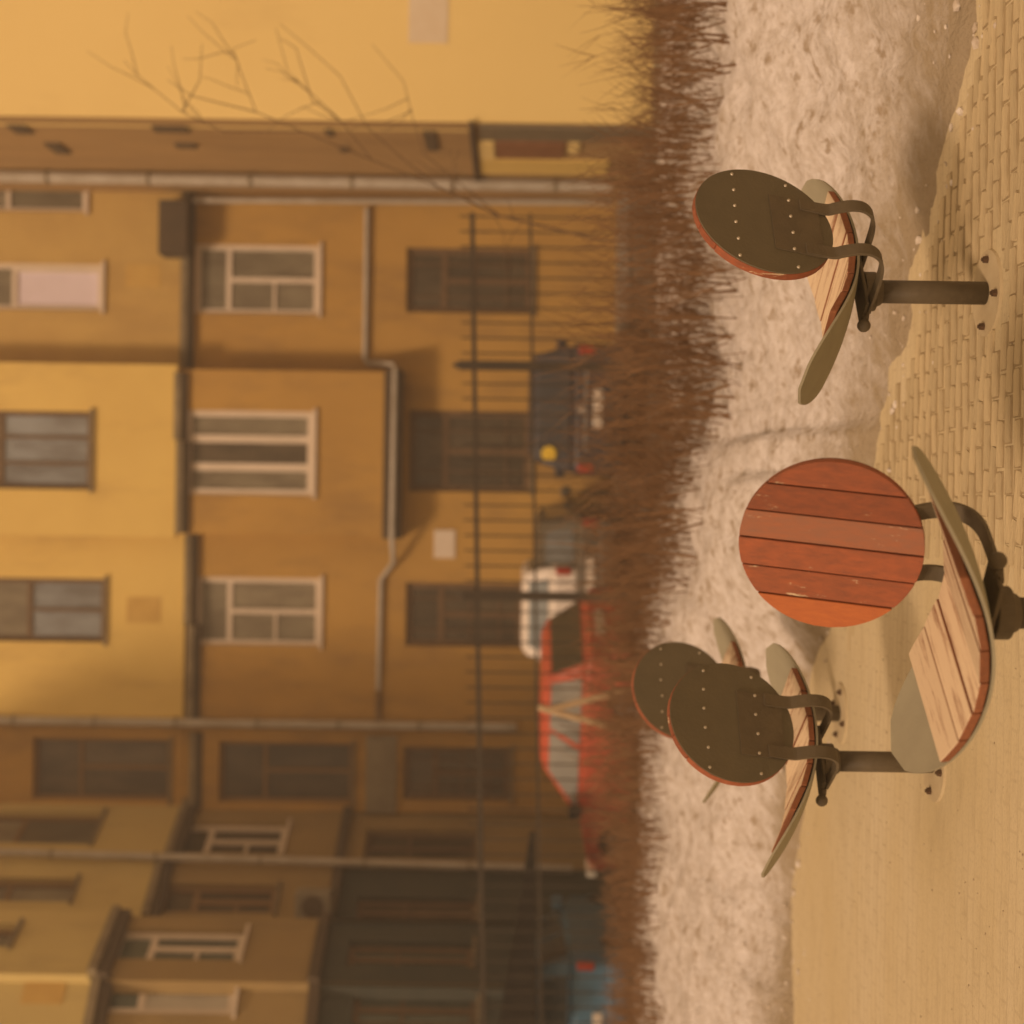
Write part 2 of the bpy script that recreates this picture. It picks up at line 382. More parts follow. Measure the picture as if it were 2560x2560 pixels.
for n_, (x, y, f, a) in enumerate(cand):
    z = -0.0035 + 0.0052 * f + random.uniform(-.0011, .0013)
    if n_ < 300:
        o = bpy.data.objects.new('paver', random.choice(paver_meshes)); C.objects.link(o); o.parent = pavement
        o.location = (x, y, z); o.rotation_euler = (random.uniform(-.014, .014), random.uniform(-.008, .008), a)
    else:
        ca, sa = math.cos(a), math.sin(a); ol = random.choice(outlines)
        rest.prism(ol, lambda p, q: (x + p * ca - q * sa, y + p * sa + q * ca, z - .02), lambda p, q: (x + p * ca - q * sa, y + p * sa + q * ca, z + .004))
if rest.v: tag(rest.build('paver_field', paver_m, pavement), kind='stuff')

# ------------------------------------------------------------------ chairs
def clip_plank(x0, x1, half, n=9):
    """outline of a plank between x0 and x1 whose ends follow half(x)"""
    xs = [x0 + (x1 - x0) * k / n for k in range(n + 1)]
    return [(x, -half(x)) for x in xs] + [(x, half(x)) for x in reversed(xs)]

RB = 0.222; TILT = R(14); CB = Vector((0, 0.275, 0.755))
tv = Vector((0, math.sin(TILT), math.cos(TILT))); nb = Vector((0, math.cos(TILT), -math.sin(TILT)))   # up the back, out of its rear
def Bk(a, b, c): return CB + Vector((a, 0, 0)) + tv * b + nb * c
SA, SBD = 0.435, 0.225
def shell_z(x): return 0.437 + 0.165 * (abs(x) / SA) ** 2.0
CH = {}
def half_shell(x): return SBD * max(1 - (abs(x) / SA) ** 2.7, 0.0) ** 0.5 + 0.006
def rear(x): return 0.66 + 0.34 * (abs(x) / SA) ** 1.4
def smooth(p, n=4):
    q = []
    for i in range(len(p) - 1):
        a, b, c, d = p[max(i - 1, 0)], p[i], p[i + 1], p[min(i + 2, len(p) - 1)]
        for k in range(n):
            t = k / n; q.append(0.5 * ((2 * b) + (c - a) * t + (2 * a - 5 * b + 4 * c - d) * t * t + (3 * b - a - 3 * c + d) * t ** 3))
    return q + [p[-1]]
def chair_meshes():
    m = MB(); m.cyl((0, 0, -0.004), (0, 0, 0.009), 0.14, 0.136, 40); CH['base_flange'] = m.mesh('base_flange', mat('dusty_flange', (0.58, 0.51, 0.35), 0.8, (0.46, 0.38, 0.24), 9, 0.8))
    m = MB(); m.cyl((0, 0, -.004), (0, 0, 0.011), 0.013, 0.012, 6); m.cyl((0, 0, 0.01), (0, 0, 0.017), 0.006, 0.006, 8); CH['bolt'] = m.mesh('bolt', mat('rusty_bolt', (0.12, 0.07, 0.04), 0.7, (0.06, 0.045, 0.03), 40))
    m = MB(); m.cyl((0, 0, 0.012), (0, 0, 0.385), 0.0365, None, 28); CH['post'] = m.mesh('post', steel, True)
    m = MB(); m.cyl((0, 0, 0.36), (0, 0, 0.40), 0.062, None, 28); m.box(-0.11, 0.11, -0.05, 0.06, 0.402, 0.414); m.cyl((0, 0, 0.34), (0, 0, 0.36), 0.042, 0.05, 24)
    CH['collar'] = m.mesh('collar', steel)
    m = MB(); m.cyl((0.09, 0.0, 0.40), (0.14, 0.0, 0.412), 0.012, None, 10); m.ball((0.15, 0.0, 0.415), 0.021, 14, 8); CH['knob'] = m.mesh('knob', steel, True)
    # bent flat straps from under the seat up the back
    for s, nm in ((-1, 'strapL'), (1, 'strapR')):
        x = 0.096 * s
        path = [Vector((0, 0.02, 0.398)), Vector((0, 0.12, 0.392)), Vector((0, 0.19, 0.392)), Vector((0, 0.235, 0.405)), Vector((0, 0.262, 0.435)), Vector((0, 0.268, 0.475)), Vector((0, 0.258, 0.52)), Bk(0, -RB + 0.01, 0.028), Bk(0, -RB + 0.05, 0.0245), Bk(0, -0.12, 0.0245)]
        path = smooth(path)
        m = MB(); rows = []
        for j, p in enumerate(path):
            d = (path[min(j + 1, len(path) - 1)] - path[max(j - 1, 0)]).normalized()
            nn = Vector((0, -d.z, d.y)) * 0.0045
            rows.append([(x - 0.022, p.y + nn.y, p.z + nn.z), (x + 0.022, p.y + nn.y, p.z + nn.z), (x + 0.022, p.y - nn.y, p.z - nn.z), (x - 0.022, p.y - nn.y, p.z - nn.z)])
        for a, b in zip(rows, rows[1:]):
            for k in range(4): m.face(a[k], a[(k + 1) % 4], b[(k + 1) % 4], b[k])
        m.face(*rows[0]); m.face(*rows[-1])
        CH[nm] = m.mesh('strap', steel)
    m = MB(); m.box(-0.118, 0.118, -0.180, -0.022, 0.0185, 0.0225, lambda p: Bk(p.x, p.y, p.z)); CH['bracket_plate'] = m.mesh('bracket_plate', steel)
    # backrest: six planks in a disc, dark sheet behind
    gap, n = 0.0035, 6; w = 2 * RB / n; CH['bplanks'] = []
    half = lambda x: math.sqrt(max(RB * RB - x * x, 1e-6))
    for k in range(n):
        x0, x1 = -RB + k * w + gap / 2, -RB + (k + 1) * w - gap / 2
        if k == 0: x0 = -RB + 0.0008
        if k == n - 1: x1 = RB - 0.0008
        m = MB(); pl = clip_plank(x0, x1, half, 12); jit = (0.0, 0.0015, -0.001, 0.001, 0.0, -0.0015)[k]
        m.prism(pl, lambda a, b: Bk(a, b, -0.010 + jit), lambda a, b: Bk(a, b, 0.0135)); CH['bplanks'].append(m.mesh('plank', wood_red))
    pts = [(0.992 * RB * math.cos(2 * math.pi * k / 64), 0.992 * RB * math.sin(2 * math.pi * k / 64)) for k in range(64)]
    m = MB(); m.prism(pts, lambda a, b: Bk(a, b, 0.014), lambda a, b: Bk(a, b, 0.0182)); CH['back_panel'] = m.mesh('back_panel', panel_dark)
    m = MB(); m.cyl((0, 0, 0), tuple(nb * 0.004), 0.0058, 0.004, 10); CH['screw'] = m.mesh('screw', screw_m)
    # wing shell: a long oval sheet whose two ends sweep up
    m = MB(); N, Q = 40, 10; top = []; bot = []
    for i in range(N + 1):
        x = -SA + 2 * SA * i / N; hw = half_shell(x)
        rt, rb_ = [], []
        for q in range(Q + 1):
            y = -hw + (hw + hw * rear(x)) * q / Q
            z = shell_z(x) + 0.02 * (y / SBD) ** 2
            rt.append((x, y, z)); rb_.append((x, y, z - 0.008))
        top.append(rt); bot.append(rb_)
    for i in range(N):
        for q in range(Q):
            m.face(top[i][q], top[i + 1][q], top[i + 1][q + 1], top[i][q + 1]); m.face(bot[i][q], bot[i][q + 1], bot[i + 1][q + 1], bot[i + 1][q])
        m.face(top[i][0], bot[i][0], bot[i + 1][0], top[i + 1][0]); m.face(top[i][Q], top[i + 1][Q], bot[i + 1][Q], bot[i][Q])
    for q in range(Q):
        m.face(top[0][q], top[0][q + 1], bot[0][q + 1], bot[0][q]); m.face(top[N][q], bot[N][q], bot[N][q + 1], top[N][q + 1])
    me = m.mesh('seat_shell', shell_m, True)
    bm = bmesh.new(); bm.from_mesh(me); bmesh.ops.remove_doubles(bm, verts=bm.verts, dist=1e-5); bm.to_mesh(me); bm.free(); me.set_sharp_from_angle(angle=R(40))
    CH['seat_shell'] = me
    # seat planks, front to back, bedded on the shell
    CH['splanks'] = []; n = 6; W = 0.272; w = 2 * W / n
    hs = lambda x: half_shell(x) + 0.007
    for k in range(n):
        x0, x1 = -W + k * w + 0.0016, -W + (k + 1) * w - 0.0016
        m = MB(); pl = [(a, b if b < 0 else b * rear(a)) for a, b in clip_plank(x0, x1, hs, 8)]
        zc = lambda a: shell_z(x0) + (shell_z(x1) - shell_z(x0)) * (a - x0) / (x1 - x0)
        lift = 0.015 + (0.0, 0.002, -0.001, 0.001, -0.002, 0.0)[k]
        m.prism(pl, lambda a, b: (a, b, zc(a) + 0.003 + 0.02 * (b / SBD) ** 2), lambda a, b: (a, b, zc(a) + 0.010 + lift + 0.02 * (b / SBD) ** 2))
        CH['splanks'].append(m.mesh('plank', wood_seat))
chair_meshes()
def chair(label, loc, deg, back=(0, 0, 0), roll=-6.0, byaw=0.0, near=False):
    t = empty('outdoor_chair', loc, R(deg)); tag(t, label, 'chair', 'round-backed chairs on the pavement')
    def part(nm, me, par=t, **k): return link(nm, me, par, **k)
    fl = part('base_flange', CH['base_flange'])
    for k in range(4):
        b = part('bolt', CH['bolt'], fl); a = R(45 + 90 * k); b.location = (0.105 * math.cos(a), 0.105 * math.sin(a), 0.012)
    part('post', CH['post']); part('collar', CH['collar'], bevel=0.004); part('knob', CH['knob'])
    part('strap', CH['strapL']); part('strap', CH['strapR'])
    bk = part('back_panel', CH['back_panel']); part('bracket_plate', CH['bracket_plate'], bk)
    for me in CH['bplanks']: part('plank', me, bk, bevel=0.002)
    for r_ in (-0.085, 0.095):
        for k in range(6):
            x = (-2.5 + k) * 2 * RB / 6
            if abs(x) > RB * 0.9: continue
            s = part('screw', CH['screw'], bk)
            s.location = Bk(x * 0.97, r_ + random.uniform(-.004, .004), 0.0182 if not (abs(x) < 0.13 and r_ < 0) else 0.0225)
    sh = part('seat_shell', CH['seat_shell'])
    for me in CH['splanks']: part('plank', me, sh, bevel=0.004)
    sh.rotation_euler = (0, R(roll), 0); sh.location = (-0.45 * math.sin(R(-roll)) * -1, 0, 0.45 * (1 - math.cos(R(roll))))
    bk.rotation_euler = (0, 0, R(byaw)); bk.location = Vector(back) + CB - Matrix.Rotation(R(byaw), 3, 'Z') @ CB
    if near:                                    # its planks have aged unevenly
        pl = [o for o in bk.children if o.name.startswith('plank')]
        for o, m_ in zip(pl, (wood_orange, wood_red, wood_red, wood_grey, wood_red, wood_red)):
            o.data = o.data.copy(); o.data.materials[0] = m_
    return t
chair('nearest chair, its red plank back facing us and its worn seat bare', (-0.215, 3.42, 0.0), -36, (-.012, -.01, -.033), -6, 12, True)
chair('right-hand chair with dark back turned to us, at the edge of the brick paving', (0.714, 4.73, 0.0), 217)
chair('left-hand chair in the middle distance, dark studded back overlapping a farther one', (-0.86, 5.25, 0.0), 215)
chair('farthest chair, half hidden behind another dark chair back', (-0.89, 6.75, 0.0), 206)

# ------------------------------------------------------------------ hedge of bare stems
hedge_m = mat('bare_twig_brown', (0.29, 0.175, 0.09), 0.85, (0.17, 0.10, 0.056), 3, 0.9, rand=0.0)
def hedge():
    m = MB()
    def stem(p, d, L, r):
        p = Vector(p); pts = [p]; n = 3
        for k in range(n):
            d = (d + Vector((random.gauss(0, .10), random.gauss(0, .10), random.gauss(0.03, .05)))).normalized(); p = p + d * (L / n); pts.append(p)
        i0 = len(m.v)
        for j, q in enumerate(pts):
            rr = r * (1 - 0.75 * j / n)
            for k in range(3):
                a = 2.094 * k; m.v.append((q.x + rr * math.cos(a), q.y + rr * math.sin(a), q.z))
        for j in range(n):
            for k in range(3):
                k2 = (k + 1) % 3; b = i0 + j * 3; m.f.append((b + k, b + k2, b + 3 + k2, b + 3 + k))
        return pts, d
    for _ in range(4300):
        x = random.uniform(-5.2, 5.6)
        e = lerp_curve(EDGE, x); off = (2.05 if x < -.6 else 1.8 if x < 0.2 else 1.95 + min((x - 0.2) * 0.3, 0.4))
        y = e + off + random.uniform(0, 1) ** .65 * 1.9 + 0.22 * noise.noise(Vector((x * 1.3, 7, 0)))
        z = bank_z(x, y) - 0.03
        ytop = 1490 + 45 * noise.noise(Vector((x * 0.9, 2, 0))) + (95 if x > 2.0 else 70 if x < -2.3 else 0)
        L = (CAMH - (ytop - 1280) / FPX * y - z) * random.uniform(0.38, 1.12) * (random.choice((1, 1, 1, 1.5)) if x > 2.0 else 1.0)
        pts, d = stem((x, y, z), Vector((random.gauss(0, .2), random.gauss(0, .15), 1)).normalized(), max(L, .25), random.choice((.003, .004, .004, .005, .006, .009)))
        for q in range(random.randint(2, 4)):
            b = random.choice(pts[1:])
            stem(b, Vector((random.gauss(0, .6), random.gauss(0, .5), 0.9)).normalized(), L * random.uniform(.2, .65), random.choice((.0018, .0026, .0034)))
    return m.build('hedge', hedge_m)
tag(hedge(), 'long bare hedge of brown stems along the top of the snow bank', 'hedge', kind='stuff')

# ------------------------------------------------------------------ railing fence
iron = mat('fence_iron', (0.04, 0.034, 0.025), 0.7, (0.065, 0.05, 0.035), 6, 0.6)
FY = 17.5
fence = empty('railing_fence', (0, FY, STREET)); tag(fence, 'dark iron railing fence running across in front of the parked cars', 'fence')
def ftop(x): return 1.5 + (112 + (x + 5.72) / (3.89 + 5.72) * 0 ) / FPX * FY if False else 1.5 + (56 + (x + 5.7) / 9.6 * 56) / FPX * FY
x0f, x1f = -6.6, 3.5
m = MB()
def bar(mb, xa, za, xb, zb, h, d):
    mb.v += []; i = len(mb.v)
    mb.v += [(xa, -d, za - h), (xb, -d, zb - h), (xb, d, zb - h), (xa, d, za - h), (xa, -d, za + h), (xb, -d, zb + h), (xb, d, zb + h), (xa, d, za + h)]
    mb.f += [tuple(i + k for k in q) for q in ((0,3,2,1),(4,5,6,7),(0,1,5,4),(1,2,6,5),(2,3,7,6),(3,0,4,7))]
for nm, off in (('top_rail', 0.0), ('middle_rail', -0.68), ('bottom_rail', -1.85)):
    m = MB(); bar(m, x0f, ftop(x0f) + off - STREET, x1f, ftop(x1f) + off - STREET, 0.027 if off == 0 else 0.016, 0.018); m.build(nm, iron, fence)
pk = MB(); pk.cyl((0, 0, -2.0), (0, 0, 0.10), 0.0105, None, 6); pk.cyl((0, 0, 0.10), (0, 0, 0.17), 0.013, 0.001, 6)
pkm = pk.mesh('picket', iron)
k = 0; x = x0f + 0.09
while x < x1f:
    o = link('picket', pkm, fence); o.location = (x, 0, ftop(x) - STREET); x += 0.178; k += 1
ps = MB(); ps.box(-0.052, 0.052, -0.052, 0.052, -2.2, 0.16); ps.prism([(-.052, -.052), (.052, -.052), (.052, .052), (-.052, .052)], lambda a, b: (a, b, 0.162), lambda a, b: (a * .05, b * .05, 0.27))
psm = ps.mesh('fence_post', iron)
for iy in (915, 1490):
    u, v = ray(1300, iy); o = link('fence_post', psm, fence); o.location = (u * FY, 0.0, ftop(u * FY) - STREET)

# two leaning stakes in front of the red car
stake_m = mat('raw_timber', (0.55, 0.43, 0.28), 0.8, (0.4, 0.29, 0.17), 8, 0.7, stretch=(4, 4, 1))
SY = 12.0
for (a, b), lab in ((((1345, 1768), (1790, 1888)), 'left leaning pale timber stake before the red car'), (((1362, 1778), (1700, 1690)), 'right leaning pale timber stake before the red car')):
    m = MB(); m.cyl(P(*a, SY), P(*b, SY + (0.1 if 'right' in lab else 0)), 0.026, 0.03, 8)
    tag(m.build('timber_stake', stake_m), lab, 'stake', 'stakes propped together')

# ------------------------------------------------------------------ buildings
plaster_up = mat('yellow_render', (0.80, 0.61, 0.20), 0.9, (0.71, 0.52, 0.165), 0.7, 0.9, 0.15, 30, lo=0.3, hi=0.75, blotch=((.42, .27, .1), 1.6, (1, 1, .22), .55, .8, .6))
plaster_lo = mat('ochre_render', (0.54, 0.34, 0.095), 0.9, (0.43, 0.265, 0.08), 0.9, 0.9, 0.15, 30, stretch=(1, 1, 0.6), lo=0.3, hi=0.75, blotch=((.27, .17, .075), 1.3, (1, 1, .3), .48, .72, .75))
wing_up = mat('olive_yellow_render', (0.63, 0.52, 0.22), 0.9, (0.53, 0.42, 0.18), 0.7, 0.9, 0.15, 30, lo=0.3, hi=0.75, blotch=((.36, .27, .12), 1.6, (1, 1, .22), .55, .8, .6))  # darker and more olive than the main block's upper render
wing_lo = mat('olive_ochre_render', (0.37, 0.27, 0.115), 0.9, (0.29, 0.21, 0.10), 0.9, 0.9, 0.15, 30, lo=0.3, hi=0.75, blotch=((.2, .16, .09), 1.3, (1, 1, .3), .5, .75, .7))  # likewise for the wing's lower storeys
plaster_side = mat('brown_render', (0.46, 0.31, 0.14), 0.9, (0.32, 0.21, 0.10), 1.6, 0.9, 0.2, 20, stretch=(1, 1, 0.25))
plaster_pale = mat('pale_yellow_render', (0.86, 0.69, 0.30), 0.9, (0.81, 0.64, 0.27), 0.35, 0.9, 0.08, 25, lo=0.3, hi=0.75, blotch=((.66, .5, .22), 1.1, (1, 1, .3), .58, .8, .5))
plaster_dk = mat('dark_painted_base', (0.032, 0.048, 0.048), 0.85, (0.075, 0.08, 0.065), 1.2, 0.8, 0.1)
frame_w = mat('white_window_frame', (0.74, 0.66, 0.56), 0.5, (0.62, 0.55, 0.45), 3, 0.7)
frame_b = mat('brown_window_frame', (0.13, 0.085, 0.05), 0.6, (0.2, 0.13, 0.07), 5, 0.7)
frame_o = mat('ochre_window_frame', (0.24, 0.15, 0.07), 0.6)
def glass(name, col, var, rough=0.12): return mat(name, col, rough, var, 2.4, 1.0, spec=0.5, rand=.25, stretch=(1.6, 1.6, .5), lo=.4, hi=.62)
glass_d = glass('dark_glass', (0.06, 0.05, 0.035), (0.11, 0.09, 0.06), 0.25)
glass_g = glass('curtained_glass', (0.16, 0.14, 0.10), (0.24, 0.22, 0.16), 0.3)
glass_b = glass('bluish_reflection', (0.26, 0.30, 0.34), (0.17, 0.18, 0.19), 0.25)  # blue-grey tone paints a reflection into the upper panes
glass_t = glass('green_grey_glass', (0.06, 0.085, 0.075), (0.11, 0.14, 0.12), 0.25)
blind_m = mat('lilac_blind', (0.76, 0.70, 0.82), 0.7, (0.68, 0.62, 0.72), 2, 0.6)
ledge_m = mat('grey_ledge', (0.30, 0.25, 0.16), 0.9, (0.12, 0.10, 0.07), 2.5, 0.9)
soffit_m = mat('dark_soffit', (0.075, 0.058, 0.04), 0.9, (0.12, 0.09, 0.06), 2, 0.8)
pipe_m = mat('galvanised_pipe', (0.52, 0.50, 0.45), 0.5, (0.36, 0.32, 0.25), 3, 0.8)
BZ0, BTOP = STREET, 12.4

class Seg:
    """a vertical wall plane between plan points a (left) and b (right)"""
    def __init__(s, a, b):
        s.a = Vector((a[0], a[1])); s.b = Vector((b[0], b[1])); s.L = (s.b - s.a).length; s.t = (s.b - s.a) / s.L
        s.n = Vector((s.t.y, -s.t.x))          # outward, towards the viewer
    def hit(s, ix, iy):
        u, v = ray(ix, iy)                      # solve a + t*k = (u*y, y)
        k = (s.a.x - u * s.a.y) / (u * s.t.y - s.t.x)
        p = s.a + s.t * k
        return k, CAMH + v * p.y
    def w(s, k, d, z): q = s.a + s.t * k + s.n * d; return Vector((q.x, q.y, z))
    def rect(s, ix0, ix1, iy0, iy1):
        im = (iy0 + iy1) / 2; xm = (ix0 + ix1) / 2
        kl = s.hit(xm, iy1)[0]; kr = s.hit(xm, iy0)[0]
        zt = s.hit(ix0, im)[1]; zb = s.hit(ix1, im)[1]
        return [kl, kr, zb, zt]
def wall(seg, k0, k1, z0, z1, holes, m, parent, name='wall', depth=0.2, out=0.0):
    """front skin with real openings, reveals round each and a solid backing"""
    ks = sorted({k0, k1, *[h[0] for h in holes], *[h[1] for h in holes]}); zs = sorted({z0, z1, *[h[2] for h in holes], *[h[3] for h in holes]})
    ks = [k for k in ks if k0 <= k <= k1]; zs = [z for z in zs if z0 <= z <= z1]
    b = MB()
    for a, c in zip(ks, ks[1:]):
        for d, e in zip(zs, zs[1:]):
            km, zm = (a + c) / 2, (d + e) / 2
            if any(h[0] < km < h[1] and h[2] < zm < h[3] for h in holes): continue
            b.face(seg.w(a, out, d), seg.w(c, out, d), seg.w(c, out, e), seg.w(a, out, e))
    for h in holes:
        a, c, d, e = max(h[0], k0), min(h[1], k1), max(h[2], z0), min(h[3], z1)
        if a >= c or d >= e: continue
        b.face(seg.w(a, out, d), seg.w(a, out - depth, d), seg.w(a, out - depth, e), seg.w(a, out, e))
        b.face(seg.w(c, out, d), seg.w(c, out, e), seg.w(c, out - depth, e), seg.w(c, out - depth, d))
        b.face(seg.w(a, out, d), seg.w(c, out, d), seg.w(c, out - depth, d), seg.w(a, out - depth, d))
        b.face(seg.w(a, out, e), seg.w(a, out - depth, e), seg.w(c, out - depth, e), seg.w(c, out, e))
    D = depth + 0.02
    b.face(seg.w(k0, out - D, z0), seg.w(k0, out - D, z1), seg.w(k1, out - D, z1), seg.w(k1, out - D, z0))
    b.face(seg.w(k0, out, z1), seg.w(k1, out, z1), seg.w(k1, out - D, z1), seg.w(k0, out - D, z1))
    b.face(seg.w(k0, out, z0), seg.w(k0, out - D, z0), seg.w(k1, out - D, z0), seg.w(k1, out, z0))
    b.face(seg.w(k0, out, z0), seg.w(k0, out, z1), seg.w(k0, out - D, z1), seg.w(k0, out - D, z0))
    b.face(seg.w(k1, out, z0), seg.w(k1, out - D, z0), seg.w(k1, out - D, z1), seg.w(k1, out, z1))
    me = bpy.data.meshes.new(name); me.from_pydata(b.v, [], b.f); me.materials.append(m); me.update()
    return link(name, me, parent)
def sbox(b, seg, k0, k1, d0, d1, z0, z1):
    b.box(k0, k1, d0, d1, z0, z1, lambda p: seg.w(p.x, p.y, p.z))
def window(seg, h, parent, fm, panes, depth=0.14, fw=0.07, bars=None, out=0.0, sill=True, pane_over=None):
    """frame with mullions; panes = list of (u0,u1,v0,v1,material) in the opening, u left-right, v top-down"""
    k0, k1, z0, z1 = h; W, H = k1 - k0, z1 - z0; b = MB(); back = out - depth
    sbox(b, seg, k0, k0 + fw, back - .03, back + .04, z0, z1); sbox(b, seg, k1 - fw, k1, back - .03, back + .04, z0, z1)
    sbox(b, seg, k0 + fw, k1 - fw, back - .03, back + .04, z0, z0 + fw); sbox(b, seg, k0 + fw, k1 - fw, back - .03, back + .04, z1 - fw, z1)
    for (u0, u1, v0, v1, *_w) in bars or []:
        t_ = _w[0] if _w else fw
        if u0 == u1: sbox(b, seg, k0 + u0 * W - t_ / 2, k0 + u0 * W + t_ / 2, back - .027, back + .036, z1 - v1 * H + fw * .4, z1 - v0 * H - fw * .4)
        else: sbox(b, seg, k0 + u0 * W + fw * .4, k0 + u1 * W - fw * .4, back - .025, back + .033, z1 - v0 * H - t_ / 2, z1 - v0 * H + t_ / 2)
    f = b.build('window', fm, parent)
    for (u0, u1, v0, v1, gm) in panes:
        q = MB(); sbox(q, seg, k0 + u0 * W + .012, k0 + u1 * W - .012, back - .012, back - .004, z1 - v1 * H + .012, z1 - v0 * H - .012)
        q.build('pane', gm, f)
    if sill:
        q = MB(); sbox(q, seg, k0 - .05, k1 + .05, out - depth + .042, out + .06, z0 - .05, z0 - .004); q.build('sill', fm if fm is frame_w else ledge_m, f)
    return f
def std_panes(g1, g2=None, transom=0.27, mull=0.5, split=True):
    g2 = g2 or g1
    p = [(0, 1, 0, transom, g1), (mull, 1, transom, 1, g1)]
    if split: p += [(0, mull, transom, .64, g2), (0, mull, .64, 1, g2)]
    else: p += [(0, mull, transom, 1, g2)]
    bs = [(0, 1, transom, transom), (mull, mull, transom, 1)]
    if split: bs.append((0, mull, .64, .64, .045))
    return p, bs
def downpipe(parent, pts, r, joints=0, name='downpipe', m=None):
    b = MB(); b.tube(pts, r, 14); o = b.build(name, m or pipe_m, parent, auto=True)
    if joints:
        p0, p1 = Vector(pts[0]), Vector(pts[-1]); n = int((p1 - p0).length / joints); dirv = (p1 - p0).normalized()
        jb = MB(); jb.cyl((0, 0, -0.02), (0, 0, 0.02), r * 1.25, None, 14); jm = jb.mesh('pipe_joint', mat('pipe_bracket', (0.26, 0.22, 0.15), 0.6))
        for k in range(1, n + 1):
            q = link('pipe_joint', jm, o); q.location = p0 + dirv * joints * (k - .35)
    return o

D0 = 25.0
xr = lambda iy, y=D0: ray(700, iy)[0] * y
# --- main block: flat front with a bay, recessed bit at the left
main = empty('apartment_building', (0, D0, STREET)); main['_w'] = 1; tag(main, 'long ochre apartment building with a projecting bay, facing us across the street', 'building')
SM = Seg((xr(2027), D0), (xr(470), D0))          # whole front plane
ZL = 1.5 + (1280 - 468) / FPX * D0               # the ledge between lower and upper storeys
kx = lambda iy: SM.hit(700, iy)[0]
BAY0, BAY1 = kx(1335), kx(928)
bay = Seg((xr(1337, 24.45), 24.45), (xr(926, 24.45), 24.45))
ZB = bay.hit(958, 1130)[1]
H = {}
for nm, bx in {'X1': (487, 797, 612, 785), 'X3': (488, 800, 1444, 1614), 'X4': (547, 880, 1856, 2007), 'G1': (1016, 1330, 620, 783), 'G2': (1022, 1326, 1027, 1230), 'G3': (1014, 1306, 1458, 1617), 'G4': (1008, 1275, 1868, 2001)}.items():
    H[nm] = SM.rect(*bx)
for nm, bx in {'W1': (-160, 218, 456, 530), 'W2': (-160, 258, 660, 776), 'W4': (-160, 264, 1444, 1603), 'W5': (82, 424, 1846, 2000)}.items():
    H[nm] = SM.rect(*bx)
HB = {'X2': bay.rect(462, 783, 1027, 1238), 'W3': bay.rect(-170, 230, 1027, 1222)}
kL = 0.0
wall(SM, 0.0, SM.L + 0.05, BZ0, ZL, [H[n] for n in ('X1', 'X3', 'X4', 'G1', 'G2', 'G3', 'G4')], plaster_lo, main, 'lower_wall')
k_up1 = kx(1812)
wall(SM, k_up1, (BAY0 + BAY1) / 2, ZL + .004, BTOP, [H['W4']], plaster_up, main, 'upper_wall', out=0.08)
wall(SM, (BAY0 + BAY1) / 2 + .003, SM.L + 0.05, ZL + .004, BTOP, [H['W1'], H['W2']], mat('shaded_tan_render', (.60, .43, .15), .9, (.5, .34, .12), .8, .9, .15, 30, blotch=((.34, .22, .09), 1.5, (1, 1, .25), .5, .75, .6)), main, 'upper_wall', out=0.08)  # the shade right of the bay is put into this darker render
wall(SM, 0.0, k_up1 - .003, ZL + .004, BTOP, [H['W5']], plaster_lo, main, 'recess_wall', out=0.02)
# bay
wall(bay, 0.0, bay.L, ZB, ZL + .05, [[HB['X2'][0], HB['X2'][1], HB['X2'][2], HB['X2'][3]]], plaster_lo, main, 'bay_lower_wall', out=0.0)
wall(bay, -.06, bay.L + .06, ZL + .054, BTOP, [HB['W3']], plaster_up, main, 'bay_upper_wall', out=0.09)
b = MB(); 
for kk in (0.0, bay.L): b.face(bay.w(kk, -.01, ZB), bay.w(kk, -.75, ZB), bay.w(kk, -.75, BTOP), bay.w(kk, -.01, BTOP))
b.build('bay_cheek', plaster_lo, main)
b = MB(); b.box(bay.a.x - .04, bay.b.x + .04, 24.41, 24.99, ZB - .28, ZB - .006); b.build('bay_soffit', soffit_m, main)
# ledge pieces: uneven, as it steps round the bay
for i, (ia, ib, ix, seg, o_) in enumerate(((480, 925, 466, SM, .16), (932, 1100, 448, bay, .13), (1104, 1332, 452, bay, .13), (1338, 1560, 474, SM, .15), (1562, 1800, 480, SM, .15), (1830, 2020, 484, SM, .10))):
    ka, kb = seg.hit(ix, ib)[0], seg.hit(ix, ia)[0]; z = seg.hit(ix, (ia + ib) / 2)[1]
    b = MB(); sbox(b, seg, ka, kb, -.02, o_, z - .05, z + .06); b.build('ledge', ledge_m, main)
    b = MB(); sbox(b, seg, ka, kb, -.02, o_ - .05, z - .14, z - .053); b.build('ledge_shade', soffit_m, main)  # dark strip painted in for the shadow under the ledge
# dark boxed eave near the right corner
b = MB(); sbox(b, SM, kx(652), kx(520), 0.02, .55, SM.hit(484, 560)[1], SM.hit(416, 560)[1]); b.build('boxed_canopy', soffit_m, main)
